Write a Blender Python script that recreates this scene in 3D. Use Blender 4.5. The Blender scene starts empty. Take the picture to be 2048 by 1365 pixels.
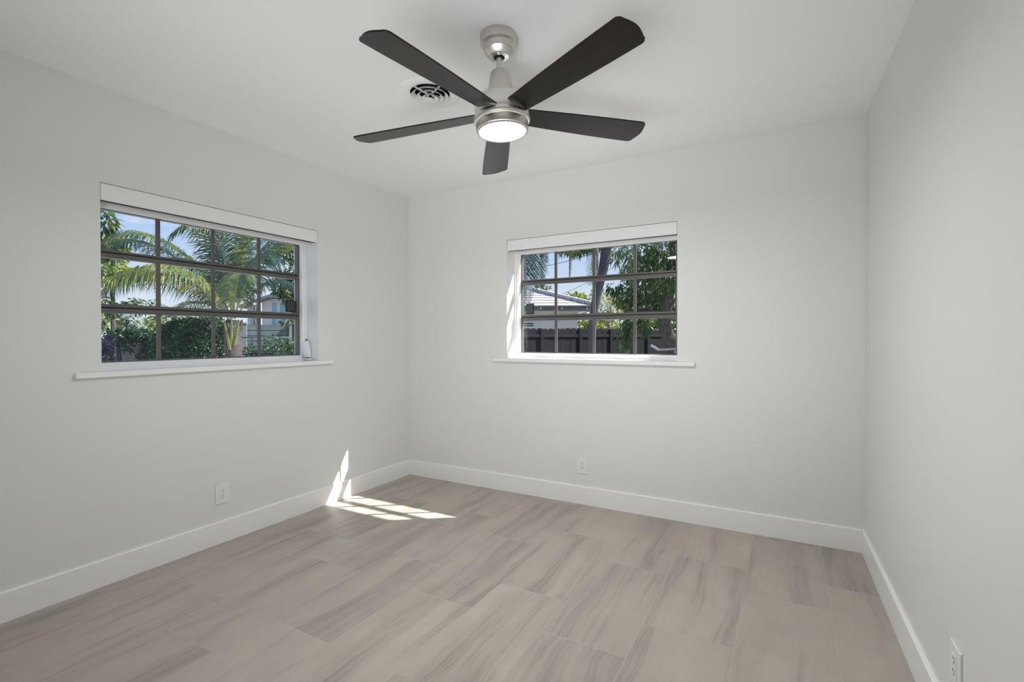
import bpy, bmesh, math, random
from mathutils import Vector, Matrix, Quaternion
random.seed(7)
PI = math.pi
scene = bpy.context.scene
col = scene.collection

# ------------------------------------------------------------------ camera
F_PX = 984.105                      # focal length in pixels of a 2048 px wide frame
CAM = Vector((2.922, -3.357, 1.2114))
YAW, PITCH, ROLL = 0.51029, -0.0077843, -0.0023218
fw = Vector((-math.sin(YAW) * math.cos(PITCH), math.cos(YAW) * math.cos(PITCH), math.sin(PITCH)))
r0 = Vector((math.cos(YAW), math.sin(YAW), 0)); u0 = r0.cross(fw)
rt = r0 * math.cos(ROLL) + u0 * math.sin(ROLL)
up = -r0 * math.sin(ROLL) + u0 * math.cos(ROLL)
cam_data = bpy.data.cameras.new('camera')
cam_data.sensor_width = 36.0
cam_data.lens = F_PX * 36.0 / 2048.0
cam_data.clip_start = 0.02; cam_data.clip_end = 500
cam = bpy.data.objects.new('camera', cam_data); col.objects.link(cam)
M = Matrix((rt, up, -fw)).transposed().to_4x4(); M.translation = CAM
cam.matrix_world = M
scene.camera = cam

# ------------------------------------------------------------------ colour management and exposure
vs = scene.view_settings
vs.view_transform = 'Standard'; vs.look = 'None'; vs.gamma = 1.0; vs.use_curve_mapping = False
vs.exposure = 0.0
scene.cycles.max_bounces = 14; scene.cycles.diffuse_bounces = 8
scene.cycles.transparent_max_bounces = 16
scene.cycles.sample_clamp_indirect = 6.0
scene.cycles.caustics_reflective = False; scene.cycles.caustics_refractive = False

# ------------------------------------------------------------------ sky
SKY = 0.95
world = bpy.data.worlds.new('sky'); scene.world = world; world.use_nodes = True
wn = world.node_tree; wn.nodes.clear()
def wnode(t, **k):
    n = wn.nodes.new(t)
    for a, b in k.items(): setattr(n, a, b)
    return n
w_out = wnode('ShaderNodeOutputWorld'); w_bg = wnode('ShaderNodeBackground'); w_bg.inputs['Strength'].default_value = SKY
w_tc = wnode('ShaderNodeTexCoord'); w_sep = wnode('ShaderNodeSeparateXYZ')
w_ramp = wnode('ShaderNodeValToRGB')
e = w_ramp.color_ramp.elements
e[0].position = 0.0; e[0].color = (0.86, 0.93, 1.0, 1)
e[1].position = 1.0; e[1].color = (0.22, 0.42, 0.90, 1)
x = e.new(0.08); x.color = (0.80, 0.89, 1.0, 1)
x = e.new(0.22); x.color = (0.42, 0.64, 1.0, 1)
w_map = wnode('ShaderNodeMapping'); w_map.inputs['Scale'].default_value = (2.2, 2.2, 6.0); w_map.inputs['Location'].default_value = (1.3, .2, .4)
w_noise = wnode('ShaderNodeTexNoise'); w_noise.inputs['Scale'].default_value = 1.6; w_noise.inputs['Detail'].default_value = 7; w_noise.inputs['Roughness'].default_value = .55
w_cr = wnode('ShaderNodeValToRGB'); ce = w_cr.color_ramp.elements
ce[0].position = .53; ce[0].color = (0, 0, 0, 1); ce[1].position = .68; ce[1].color = (1, 1, 1, 1)
w_mix = wnode('ShaderNodeMixRGB'); w_mix.inputs[2].default_value = (1.0, 1.0, 1.02, 1)
L = wn.links.new
L(w_tc.outputs['Generated'], w_sep.inputs[0]); L(w_sep.outputs['Z'], w_ramp.inputs[0])
L(w_tc.outputs['Generated'], w_map.inputs[0]); L(w_map.outputs[0], w_noise.inputs['Vector']); L(w_noise.outputs[0], w_cr.inputs[0])
L(w_cr.outputs[0], w_mix.inputs[0]); L(w_ramp.outputs[0], w_mix.inputs[1]); L(w_mix.outputs[0], w_bg.inputs['Color'])
L(w_bg.outputs[0], w_out.inputs['Surface'])

# ------------------------------------------------------------------ sun
sun_d = bpy.data.lights.new('sun', 'SUN'); sun_d.energy = 15.0; sun_d.angle = math.radians(0.53); sun_d.color = (1.0, 0.95, 0.87)
sun = bpy.data.objects.new('sun', sun_d); col.objects.link(sun)
SUN_DIR = Vector((1.42, 1.0, 1.68)).normalized()
sun.rotation_euler = SUN_DIR.to_track_quat('Z', 'Y').to_euler(); sun.location = SUN_DIR * 30

LAMP_STRENGTH = 245.0               # radiance of the fan's light lens

# ------------------------------------------------------------------ large soft fill light added behind the camera, aimed at the far ceiling
sb_d = bpy.data.lights.new('fill_light', 'AREA'); sb_d.shape = 'RECTANGLE'; sb_d.size = 1.7; sb_d.size_y = 0.8; sb_d.energy = 13.2; sb_d.spread = math.radians(80); sb_d.color = (.97, .99, 1.0)
sb = bpy.data.objects.new('fill_light', sb_d); col.objects.link(sb)
sb.location = (2.45, -4.1, 0.56)
sb.rotation_euler = (Vector((2.45, -4.1, .56)) - Vector((1.25, -.6, 2.30))).to_track_quat('Z', 'Y').to_euler()

# ------------------------------------------------------------------ helpers: tags
def tag(o, label=None, cat=None, group=None, kind=None):
    if label: o['label'] = label
    if cat: o['category'] = cat
    if group: o['group'] = group
    if kind: o['kind'] = kind
    return o
def empty(name, loc=(0, 0, 0)):
    o = bpy.data.objects.new(name, None); col.objects.link(o); o.location = loc; o.empty_display_size = .05
    return o

# ------------------------------------------------------------------ helpers: mesh
class MB:
    def __init__(s): s.v = []; s.f = []
    def add(s, vs_, fs_):
        n = len(s.v); s.v += [tuple(v) for v in vs_]; s.f += [tuple(i + n for i in f) for f in fs_]
    def box(s, a, b):
        x0, y0, z0 = a; x1, y1, z1 = b
        x0, x1 = min(x0, x1), max(x0, x1); y0, y1 = min(y0, y1), max(y0, y1); z0, z1 = min(z0, z1), max(z0, z1)
        s.add([(x0, y0, z0), (x1, y0, z0), (x1, y1, z0), (x0, y1, z0), (x0, y0, z1), (x1, y0, z1), (x1, y1, z1), (x0, y1, z1)],
              [(0, 3, 2, 1), (4, 5, 6, 7), (0, 1, 5, 4), (1, 2, 6, 5), (2, 3, 7, 6), (3, 0, 4, 7)])
    def obox(s, o, ax, ay, az):      # oriented box: corner o and three edge vectors
        o = Vector(o); ax = Vector(ax); ay = Vector(ay); az = Vector(az)
        p = [o, o + ax, o + ax + ay, o + ay]; p += [q + az for q in p]
        fs = [(0, 3, 2, 1), (4, 5, 6, 7), (0, 1, 5, 4), (1, 2, 6, 5), (2, 3, 7, 6), (3, 0, 4, 7)]
        if ax.cross(ay).dot(az) < 0: fs = [f[::-1] for f in fs]
        s.add(p, fs)
    def tube(s, pts, rad, n=8, cap=True):
        pts = [Vector(p) for p in pts]
        rs = rad if isinstance(rad, (list, tuple)) else [rad] * len(pts)
        rings = []; a = None
        for i, p in enumerate(pts):
            t = (pts[min(i + 1, len(pts) - 1)] - pts[max(i - 1, 0)]).normalized()
            if a is None: a = t.orthogonal().normalized()
            else: a = (a - t * a.dot(t)).normalized()
            b = t.cross(a)
            rings.append([p + (a * math.cos(2 * PI * k / n) + b * math.sin(2 * PI * k / n)) * rs[i] for k in range(n)])
        vs_ = [q for r_ in rings for q in r_]; fs = []
        for i in range(len(pts) - 1):
            for k in range(n):
                fs.append((i * n + k, i * n + (k + 1) % n, (i + 1) * n + (k + 1) % n, (i + 1) * n + k))
        if cap:
            fs.append(tuple(range(n))[::-1]); fs.append(tuple((len(pts) - 1) * n + k for k in range(n)))
        s.add(vs_, fs)
    def lathe(s, prof, n=48, close=False):   # profile of (r, z), about the z axis
        vs_ = []; fs = []
        for (r_, z_) in prof:
            for k in range(n): vs_.append((r_ * math.cos(2 * PI * k / n), r_ * math.sin(2 * PI * k / n), z_))
        m = len(prof)
        for i in range(m if close else m - 1):
            j = (i + 1) % m
            for k in range(n): fs.append((i * n + k, i * n + (k + 1) % n, j * n + (k + 1) % n, j * n + k))
        s.add(vs_, fs)
    def build(s, name, mat, parent=None, smooth=False, loc=None, bevel=0, mi=None):
        me = bpy.data.meshes.new(name); me.from_pydata(s.v, [], s.f); me.validate()
        mats = mat if isinstance(mat, (list, tuple)) else [mat]
        for m in mats: me.materials.append(m)
        if mi: me.polygons.foreach_set('material_index', mi)
        bm = bmesh.new(); bm.from_mesh(me); bmesh.ops.remove_doubles(bm, verts=bm.verts, dist=1e-6) if smooth else None
        if smooth: bmesh.ops.recalc_face_normals(bm, faces=bm.faces)
        bm.to_mesh(me); bm.free()
        o = bpy.data.objects.new(name, me); col.objects.link(o)
        if smooth:
            for p in me.polygons: p.use_smooth = True
            try: me.set_sharp_from_angle(angle=math.radians(35))
            except Exception: pass
        if parent: o.parent = parent
        if loc is not None: o.location = loc
        if bevel:
            b = o.modifiers.new('bevel', 'BEVEL'); b.width = bevel; b.segments = 2; b.limit_method = 'ANGLE'
        return o

def W(px, py, d):                    # a point of the world seen in that direction at that distance along the view
    return CAM + (fw + rt * ((px - 1024) / F_PX) - up * ((py - 682.5) / F_PX)) * d

# ------------------------------------------------------------------ helpers: materials
def new_mat(name):
    m = bpy.data.materials.new(name); m.use_nodes = True
    return m, m.node_tree, m.node_tree.nodes['Principled BSDF']
def mat(name, color, rough=.5, metal=0, spec=.5, noise=0, nscale=8, bump=0, bscale=200, stretch=(1, 1, 1)):
    m, nt, b = new_mat(name)
    b.inputs['Base Color'].default_value = (*color, 1); b.inputs['Roughness'].default_value = rough
    b.inputs['Metallic'].default_value = metal; b.inputs['Specular IOR Level'].default_value = spec
    tc = nt.nodes.new('ShaderNodeTexCoord'); mp = nt.nodes.new('ShaderNodeMapping'); mp.inputs['Scale'].default_value = stretch
    nt.links.new(tc.outputs['Object'], mp.inputs[0])
    if noise:
        n = nt.nodes.new('ShaderNodeTexNoise'); n.inputs['Scale'].default_value = nscale; n.inputs['Detail'].default_value = 5
        r_ = nt.nodes.new('ShaderNodeMapRange'); r_.inputs['From Min'].default_value = .3; r_.inputs['From Max'].default_value = .7
        r_.inputs['To Min'].default_value = 1 - noise; r_.inputs['To Max'].default_value = 1 + noise
        mx = nt.nodes.new('ShaderNodeVectorMath'); mx.operation = 'SCALE'; mx.inputs[0].default_value = color
        nt.links.new(mp.outputs[0], n.inputs['Vector']); nt.links.new(n.outputs[0], r_.inputs['Value']); nt.links.new(r_.outputs[0], mx.inputs['Scale'])
        nt.links.new(mx.outputs[0], b.inputs['Base Color'])
    if bump:
        n2 = nt.nodes.new('ShaderNodeTexNoise'); n2.inputs['Scale'].default_value = bscale; n2.inputs['Detail'].default_value = 3
        bp = nt.nodes.new('ShaderNodeBump'); bp.inputs['Strength'].default_value = bump; bp.inputs['Distance'].default_value = .001
        nt.links.new(mp.outputs[0], n2.inputs['Vector']); nt.links.new(n2.outputs[0], bp.inputs['Height']); nt.links.new(bp.outputs[0], b.inputs['Normal'])
    return m
def leaf_mat(name, c1, c2, c3, trans=.35, scale=2.5, rough=.45):
    m, nt, b = new_mat(name)
    tc = nt.nodes.new('ShaderNodeTexCoord'); n = nt.nodes.new('ShaderNodeTexNoise'); n.inputs['Scale'].default_value = scale; n.inputs['Detail'].default_value = 8; n.inputs['Roughness'].default_value = .75
    cr = nt.nodes.new('ShaderNodeValToRGB'); ee = cr.color_ramp.elements
    ee[0].position = .34; ee[0].color = (*c1, 1); ee[1].position = .66; ee[1].color = (*c3, 1); q = ee.new(.5); q.color = (*c2, 1)
    nt.links.new(tc.outputs['Object'], n.inputs['Vector']); nt.links.new(n.outputs[0], cr.inputs[0]); nt.links.new(cr.outputs[0], b.inputs['Base Color'])
    b.inputs['Roughness'].default_value = rough
    tr = nt.nodes.new('ShaderNodeBsdfTranslucent'); mx = nt.nodes.new('ShaderNodeMixShader'); mx.inputs[0].default_value = trans
    g = nt.nodes.new('ShaderNodeMixRGB'); g.blend_type = 'MULTIPLY'; g.inputs[0].default_value = 1; g.inputs[2].default_value = (1.5, 1.3, .5, 1)
    nt.links.new(cr.outputs[0], g.inputs[1]); nt.links.new(g.outputs[0], tr.inputs['Color'])
    out = nt.nodes['Material Output']
    nt.links.new(b.outputs[0], mx.inputs[1]); nt.links.new(tr.outputs[0], mx.inputs[2]); nt.links.new(mx.outputs[0], out.inputs['Surface'])
    return m

WALL = (0.765, 0.772, 0.755)
m_wall = mat('wall_paint', WALL, .42, spec=.35, noise=.012, nscale=1.2, bump=.12, bscale=140)
m_ceil = mat('ceiling_paint', (0.89, 0.895, 0.895), .75, spec=.2, bump=.08, bscale=120)
m_trim = mat('white_trim_paint', (0.87, 0.87, 0.87), .32, spec=.45)
m_blind = mat('white_blind_fabric', (0.82, 0.82, 0.82), .6, bump=.1, bscale=500)
m_frame = mat('white_window_frame', (0.89, 0.88, 0.88), .35)
m_sash = mat('grey_sash_metal', (0.105, 0.098, 0.097), .4, noise=.05)
m_gap = mat('black_gasket', (0.01, 0.01, 0.011), .6)
m_plastic = mat('white_plastic', (0.82, 0.82, 0.82), .3)
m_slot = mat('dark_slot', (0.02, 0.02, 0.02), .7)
def brushed(name, c, rough, an):
    m = mat(name, c, rough, metal=1, noise=.05, nscale=14, stretch=(1, 1, 40)); nt_ = m.node_tree; b_ = nt_.nodes['Principled BSDF']
    t_ = nt_.nodes.new('ShaderNodeTangent'); t_.direction_type = 'RADIAL'; t_.axis = 'Z'
    b_.inputs['Anisotropic'].default_value = an; nt_.links.new(t_.outputs[0], b_.inputs['Tangent']); return m
m_nickel = brushed('brushed_nickel', (0.66, 0.63, 0.58), .36, .75)
m_nickel2 = brushed('bright_nickel', (0.76, 0.75, 0.73), .34, .75)
m_ring = mat('polished_nickel_ring', (0.80, 0.80, 0.78), .25, metal=1)
m_ext = mat('stucco', (0.72, 0.71, 0.68), .9, bump=.4, bscale=60)
m_roofslab = mat('roof_soffit', (0.55, 0.55, 0.55), .8)

# glass: clear sheet with a Schlick reflection, slightly tinted
m_glass, nt, b = new_mat('window_glass'); nt.nodes.remove(b)
lw = nt.nodes.new('ShaderNodeLayerWeight'); lw.inputs['Blend'].default_value = .5
pw = nt.nodes.new('ShaderNodeMath'); pw.operation = 'POWER'; pw.inputs[1].default_value = 5
ml = nt.nodes.new('ShaderNodeMath'); ml.operation = 'MULTIPLY_ADD'; ml.inputs[1].default_value = .9; ml.inputs[2].default_value = .036
tp = nt.nodes.new('ShaderNodeBsdfTransparent'); tp.inputs[0].default_value = (.90, .93, .965, 1)
gl = nt.nodes.new('ShaderNodeBsdfGlossy'); gl.inputs['Roughness'].default_value = .0; gl.inputs['Color'].default_value = (.80, .90, 1.0, 1)
mx = nt.nodes.new('ShaderNodeMixShader'); lk = nt.links.new
lk(lw.outputs['Facing'], pw.inputs[0]); lk(pw.outputs[0], ml.inputs[0]); lk(ml.outputs[0], mx.inputs[0]); lk(tp.outputs[0], mx.inputs[1]); lk(gl.outputs[0], mx.inputs[2])
lk(mx.outputs[0], nt.nodes['Material Output'].inputs['Surface'])

# lamp lens
m_lens, nt, b = new_mat('lit_lens'); b.inputs['Base Color'].default_value = (.9, .9, .9, 1)
b.inputs['Emission Color'].default_value = (.99, .995, 1.0, 1); b.inputs['Emission Strength'].default_value = LAMP_STRENGTH

# espresso wood for the blades, grain along x
m_blade, nt, b = new_mat('espresso_wood'); b.inputs['Roughness'].default_value = .28; b.inputs['Specular IOR Level'].default_value = .42
tc = nt.nodes.new('ShaderNodeTexCoord'); mp = nt.nodes.new('ShaderNodeMapping'); mp.inputs['Scale'].default_value = (2.2, 60, 20)
n = nt.nodes.new('ShaderNodeTexNoise'); n.inputs['Scale'].default_value = 3; n.inputs['Detail'].default_value = 8; n.inputs['Roughness'].default_value = .7
cr = nt.nodes.new('ShaderNodeValToRGB'); ee = cr.color_ramp.elements
ee[0].position = .35; ee[0].color = (.003, .002, .0016, 1); ee[1].position = .72; ee[1].color = (.030, .020, .015, 1); q = ee.new(.54); q.color = (.009, .006, .0045, 1)
nt.links.new(tc.outputs['Object'], mp.inputs[0]); nt.links.new(mp.outputs[0], n.inputs['Vector']); nt.links.new(n.outputs[0], cr.inputs[0]); nt.links.new(cr.outputs[0], b.inputs['Base Color'])
bp = nt.nodes.new('ShaderNodeBump'); bp.inputs['Strength'].default_value = .25; bp.inputs['Distance'].default_value = .001
nt.links.new(n.outputs[0], bp.inputs['Height']); nt.links.new(bp.outputs[0], b.inputs['Normal'])

# floor: stone-look tiles 0.35 x 0.74 m in a third-offset bond, veins along y
m_floor, nt, b = new_mat('floor_tile')
N = nt.nodes.new; lk = nt.links.new
def mth(op, a, bb=None, c=None):
    n_ = N('ShaderNodeMath'); n_.operation = op
    for i, q_ in enumerate((a, bb, c)):
        if q_ is None: continue
        if isinstance(q_, (int, float)): n_.inputs[i].default_value = q_
        else: lk(q_, n_.inputs[i])
    return n_.outputs[0]
tc = N('ShaderNodeTexCoord'); sp = N('ShaderNodeSeparateXYZ'); lk(tc.outputs['Object'], sp.inputs[0])
TW, TL = .3506, .741
xs = mth('DIVIDE', mth('ADD', sp.outputs['X'], 20 * TW - 3.094), TW)
ci = mth('FLOOR', xs); par = mth('MODULO', ci, 2.0)
ys = mth('DIVIDE', mth('ADD', mth('ADD', sp.outputs['Y'], 20 * TL + .540), mth('MULTIPLY', par, .255)), TL)
ri = mth('FLOOR', ys)
fx = mth('MULTIPLY', mth('FRACT', xs), TW); fy = mth('MULTIPLY', mth('FRACT', ys), TL)
dx = mth('MINIMUM', fx, mth('SUBTRACT', TW, fx)); dy = mth('MINIMUM', fy, mth('SUBTRACT', TL, fy))
gd = mth('MINIMUM', dx, dy)
grout = N('ShaderNodeMapRange'); grout.inputs['From Min'].default_value = .0009; grout.inputs['From Max'].default_value = .0018; grout.inputs['To Min'].default_value = 1; grout.inputs['To Max'].default_value = 0
lk(gd, grout.inputs['Value'])
cb = N('ShaderNodeCombineXYZ'); lk(ci, cb.inputs[0]); lk(ri, cb.inputs[1])
wnz = N('ShaderNodeTexWhiteNoise'); wnz.noise_dimensions = '2D'; lk(cb.outputs[0], wnz.inputs['Vector'])
off = N('ShaderNodeVectorMath'); off.operation = 'SCALE'; off.inputs['Scale'].default_value = 37.0; lk(wnz.outputs['Color'], off.inputs[0])
pos = N('ShaderNodeCombineXYZ'); lk(fx, pos.inputs[0]); lk(fy, pos.inputs[1])
addv = N('ShaderNodeVectorMath'); addv.operation = 'ADD'; lk(pos.outputs[0], addv.inputs[0]); lk(off.outputs[0], addv.inputs[1])
wob = N('ShaderNodeTexNoise'); wob.inputs['Scale'].default_value = 2.6; wob.inputs['Detail'].default_value = 3; lk(addv.outputs[0], wob.inputs['Vector'])
wsc = N('ShaderNodeVectorMath'); wsc.operation = 'MULTIPLY_ADD'; wsc.inputs[1].default_value = (.10, 0, 0); lk(wob.outputs['Color'], wsc.inputs[0]); lk(addv.outputs[0], wsc.inputs[2])
def vein(sx, sy, detail, rough, p0, p1):
    mp_ = N('ShaderNodeMapping'); mp_.inputs['Scale'].default_value = (sx, sy, 1); lk(wsc.outputs[0], mp_.inputs[0])
    t_ = N('ShaderNodeTexNoise'); t_.inputs['Scale'].default_value = 1.0; t_.inputs['Detail'].default_value = detail; t_.inputs['Roughness'].default_value = rough; lk(mp_.outputs[0], t_.inputs['Vector'])
    r_ = N('ShaderNodeMapRange'); r_.inputs['From Min'].default_value = p0; r_.inputs['From Max'].default_value = p1; lk(t_.outputs[0], r_.inputs['Value'])
    return r_.outputs[0]
v_broad = vein(8, .55, 3, .55, .47, .64)
v_fine = vein(95, 2.2, 7, .75, .44, .70)
v_cloud = vein(5, 3.5, 5, .6, .25, .75)
v_grain = vein(220, 120, 4, .7, .35, .65)
dark = mth('ADD', mth('MULTIPLY', mth('MULTIPLY', v_broad, mth('ADD', mth('MULTIPLY', v_fine, .8), .42)), .62), mth('ADD', mth('MULTIPLY', v_fine, .10), mth('MULTIPLY', v_grain, .07)))
tone = mth('ADD', mth('MULTIPLY', wnz.outputs['Value'], .08), mth('MULTIPLY', v_cloud, .18))
val = mth('SUBTRACT', mth('ADD', .90, tone), mth('MULTIPLY', dark, .50))
cs = N('ShaderNodeVectorMath'); cs.operation = 'SCALE'; cs.inputs[0].default_value = (.435, .392, .345); lk(val, cs.inputs['Scale'])
gm = N('ShaderNodeMixRGB'); gm.inputs[2].default_value = (.46, .42, .375, 1); lk(grout.outputs[0], gm.inputs[0]); lk(cs.outputs[0], gm.inputs[1])
lk(gm.outputs[0], b.inputs['Base Color'])
b.inputs['Specular IOR Level'].default_value = .16
rr = mth('ADD', .30, mth('MULTIPLY', v_cloud, .12)); lk(rr, b.inputs['Roughness'])
bp = N('ShaderNodeBump'); bp.inputs['Strength'].default_value = .25; bp.inputs['Distance'].default_value = .001
hh = mth('SUBTRACT', mth('MULTIPLY', v_fine, .25), grout.outputs[0]); lk(hh, bp.inputs['Height']); lk(bp.outputs[0], b.inputs['Normal'])

# ------------------------------------------------------------------ room shell
H = 2.44; WX = 3.3004; SK = .0246; YF = -4.5; TH = .26
LW0, LW1 = -2.240, -.967             # window opening in the left wall (y)
BW0, BW1 = .998, 2.289               # window opening in the back wall (x)
WZ0, WZ1 = 1.043, 1.973
def xr(y): return WX + SK * (-y)
def struct(o, label=None):
    o['kind'] = 'structure'
    if label: o['label'] = label
    return o

mb = MB(); mb.add([(-TH, YF - .2, 0), (xr(YF) + .3, YF - .2, 0), (xr(YF) + .3, TH, 0), (-TH, TH, 0), (-TH, YF - .2, -.2), (xr(YF) + .3, YF - .2, -.2), (xr(YF) + .3, TH, -.2), (-TH, TH, -.2)],
        [(0, 1, 2, 3), (7, 6, 5, 4), (0, 4, 5, 1), (1, 5, 6, 2), (2, 6, 7, 3), (3, 7, 4, 0)])
struct(mb.build('floor', m_floor), 'grey-taupe stone-look plank tile floor')

mb = MB()
mb.box((-TH, YF - .2, 0), (0, TH, WZ0)); mb.box((-TH, YF - .2, WZ1), (0, TH, H + .15))
mb.box((-TH, YF - .2, WZ0), (0, LW0, WZ1)); mb.box((-TH, LW1, WZ0), (0, TH, WZ1))
struct(mb.build('wall_left', m_wall), 'off-white painted wall with the wide window')
mb = MB()
mb.box((0, 0, 0), (WX + .3, TH, WZ0)); mb.box((0, 0, WZ1), (WX + .3, TH, H + .15))
mb.box((0, 0, WZ0), (BW0, TH, WZ1)); mb.box((BW1, 0, WZ0), (WX + .3, TH, WZ1))
struct(mb.build('wall_back', m_wall), 'off-white painted wall with the window facing the fence')
mb = MB(); y1 = YF - .2
mb.add([(WX, 0, 0), (xr(y1), y1, 0), (xr(y1) + .2, y1, 0), (WX + .3, 0, 0), (WX, 0, H + .15), (xr(y1), y1, H + .15), (xr(y1) + .2, y1, H + .15), (WX + .3, 0, H + .15)],
       [(0, 1, 5, 4), (1, 2, 6, 5), (2, 3, 7, 6), (3, 0, 4, 7), (0, 3, 2, 1), (4, 5, 6, 7)])
struct(mb.build('wall_right', m_wall), 'blank off-white painted wall')
mb = MB(); mb.box((0, YF - .2, 0), (xr(YF), YF, H + .15)); struct(mb.build('wall_front', m_wall), 'off-white painted wall')

# ceiling with a round duct hole
VENT = Vector((1.350, -1.388, H)); VR = .0985
bm = bmesh.new()
cs_ = [bm.verts.new(p) for p in ((0, YF, H), (xr(YF), YF, H), (WX, 0, H), (0, 0, H))]
for i in range(4): bm.edges.new((cs_[i], cs_[(i + 1) % 4]))
cv = [bm.verts.new((VENT.x + VR * math.cos(2 * PI * k / 48), VENT.y + VR * math.sin(2 * PI * k / 48), H)) for k in range(48)]
for i in range(48): bm.edges.new((cv[i], cv[(i + 1) % 48]))
bmesh.ops.triangle_fill(bm, use_beauty=True, edges=bm.edges[:])
for f_ in bm.faces:
    if f_.normal.z > 0: f_.normal_flip()
me = bpy.data.meshes.new('ceiling'); bm.to_mesh(me); bm.free(); me.materials.append(m_ceil)
ceil = bpy.data.objects.new('ceiling', me); col.objects.link(ceil); struct(ceil, 'plain white painted ceiling')
mb = MB(); mb.box((-TH - .3, YF - .5, H + .15), (WX + .6, TH + .3, H + .30)); struct(mb.build('roof_slab', m_roofslab))

# baseboards
BH, BT = .1297, .014
def base(name, pts):
    (x0, y0), (x1, y1_), (nx, ny) = pts
    m_ = MB(); prof = [(0, 0), (BT, 0), (BT, BH - .004), (BT - .004, BH), (0, BH)]
    vs_ = [(x0 + nx * a, y0 + ny * a, z) for a, z in prof] + [(x1 + nx * a, y1_ + ny * a, z) for a, z in prof]
    n_ = len(prof)
    m_.add(vs_, [(i, (i + 1) % n_, n_ + (i + 1) % n_, n_ + i) for i in range(n_)] + [tuple(range(n_))[::-1], tuple(range(n_, 2 * n_))])
    o = m_.build(name, m_trim); bm_ = bmesh.new(); bm_.from_mesh(o.data); bmesh.ops.recalc_face_normals(bm_, faces=bm_.faces); bm_.to_mesh(o.data); bm_.free()
    return struct(o, 'tall flat white baseboard')
base('baseboard_left', ((0, YF), (0, 0), (1, 0)))
base('baseboard_back', ((BT, 0), (WX - BT, 0), (0, -1)))
base('baseboard_right', ((xr(YF), YF), (WX, 0), (-1, 0)))

# ------------------------------------------------------------------ windows
# built in a local frame: a runs along the wall, d goes outward from the room face, z up
def window(name, label, T, a0, a1, la, side):
    """T maps (a, d, z) to the world, la: the five lite lines along a"""
    root = empty(name, T((a0 + a1) / 2, .16, WZ0)); struct(root, label)
    inv = root.location.copy()
    def bx(m_, a, b_):
        p, q_ = T(*a) - inv, T(*b_) - inv
        m_.box(p, q_)
    D0, DS, DG = .135, .165, .176
    fr = MB()
    bx(fr, (a0, D0, WZ0), (la[0] - .006, .205, WZ1)); bx(fr, (la[4] + .006, D0, WZ0), (a1, .205, WZ1))
    bx(fr, (la[0] - .006, D0, WZ0), (la[4] + .006, .205, 1.084)); bx(fr, (la[0] - .006, D0, 1.884), (la[4] + .006, .205, WZ1))
    # small step along the inner edge of the frame
    bx(fr, (a0, D0 - .012, WZ0), (a0 + .012, D0, WZ1)); bx(fr, (a1 - .012, D0 - .012, WZ0), (a1, D0, WZ1)); bx(fr, (a0 + .012, D0 - .012, WZ0), (a1 - .012, D0, WZ0 + .012))
    fr.build('window_frame', m_frame, root, bevel=.002)
    rows = [(1.084, 1.3675), (1.3735, 1.6545), (1.6605, 1.884)]
    lites = [(1.090, 1.342), (1.389, 1.631), (1.672, 1.878)]
    for (z0, z1), (g0, g1) in zip(rows, lites):
        s = MB()
        bx(s, (la[0] - .006, DS, z0), (la[4] + .006, .20, g0)); bx(s, (la[0] - .006, DS, g1), (la[4] + .006, .20, z1))
        bx(s, (la[0] - .006, DS, g0), (la[0] + .002, .20, g1)); bx(s, (la[4] - .009, DS, g0), (la[4] + .006, .20, g1))
        so = s.build('window_sash', m_sash, root, bevel=.0015)
        for c in (1, 2, 3):
            mu = MB(); bx(mu, (la[c] - .0108, DS + .001, g0 - .001), (la[c] + .0108, DG - .0005, g1 + .001)); mu.build('muntin', m_sash, so)
        g = MB(); p = [T(la[0], DG, g0) - inv, T(la[4], DG, g0) - inv, T(la[4], DG, g1) - inv, T(la[0], DG, g1) - inv]
        g.add(p, [(0, 1, 2, 3)]); g.build('glass_pane', m_glass, so)
    gk = MB()
    for z in (1.3705, 1.6575): bx(gk, (la[0] - .005, .172, z - .0035), (la[4] + .005, .198, z + .0035))
    gk.build('sash_gasket', m_gap, root)
    si = MB(); bx(si, (a0, -.001, WZ0 - .024), (a1, .16, WZ0 + .004)); bx(si, (a0 - .107, -.027, WZ0 - .022), (a1 + .112, .0, WZ0 + .004))
    sl = si.build('window_sill', m_trim, root, bevel=.002)
    return root, T, inv
TLft = lambda a, d, z: Vector((-d, a, z))
TBck = lambda a, d, z: Vector((a, d, z))
la_l = [-2.213, -1.910, -1.6065, -1.305, -1.000]
la_b = [1.042, 1.343, 1.6545, 1.963, 2.257]
w1, _, i1 = window('window_1', 'wide white-framed awning window with grey grid in the left wall', TLft, LW0, LW1, la_l, 'left')
w2, _, i2 = window('window_2', 'white-framed awning window with grey grid in the back wall', TBck, BW0, BW1, la_b, 'back')

# label stickers on the glass
m_stk = mat('dark_sticker', (.018, .018, .02), .5); m_stxt = mat('sticker_print', (.10, .10, .10), .6)
def sticker(T, inv, root, a0, a1, z0, z1, d):
    s = MB(); p0 = T(a0, d, z0) - inv; p1 = T(a1, d - .0006, z1) - inv; s.box(p0, p1); o = s.build('glass_label', m_stk, root); o['label'] = 'dark printed label stuck on the pane'
    t = MB()
    for k in range(6):
        zz = z1 - (z1 - z0) * (.14 + .13 * k); w_ = (a1 - a0) * (.36 + .08 * ((k * 7) % 3)); m_ = (a0 + a1) / 2
        t.box(T(m_ - w_ / 2 * 1.5, d - .0007, zz - .0022) - inv, T(m_ + w_ / 2 * 1.5, d - .0012, zz + .0022) - inv)
    t.build('label_print', m_stxt, o)
sticker(TLft, i1, w1, -1.105, -1.013, 1.393, 1.475, .1745)
sticker(TBck, i2, w2, 1.078, 1.150, 1.395, 1.482, .1745)

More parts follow.
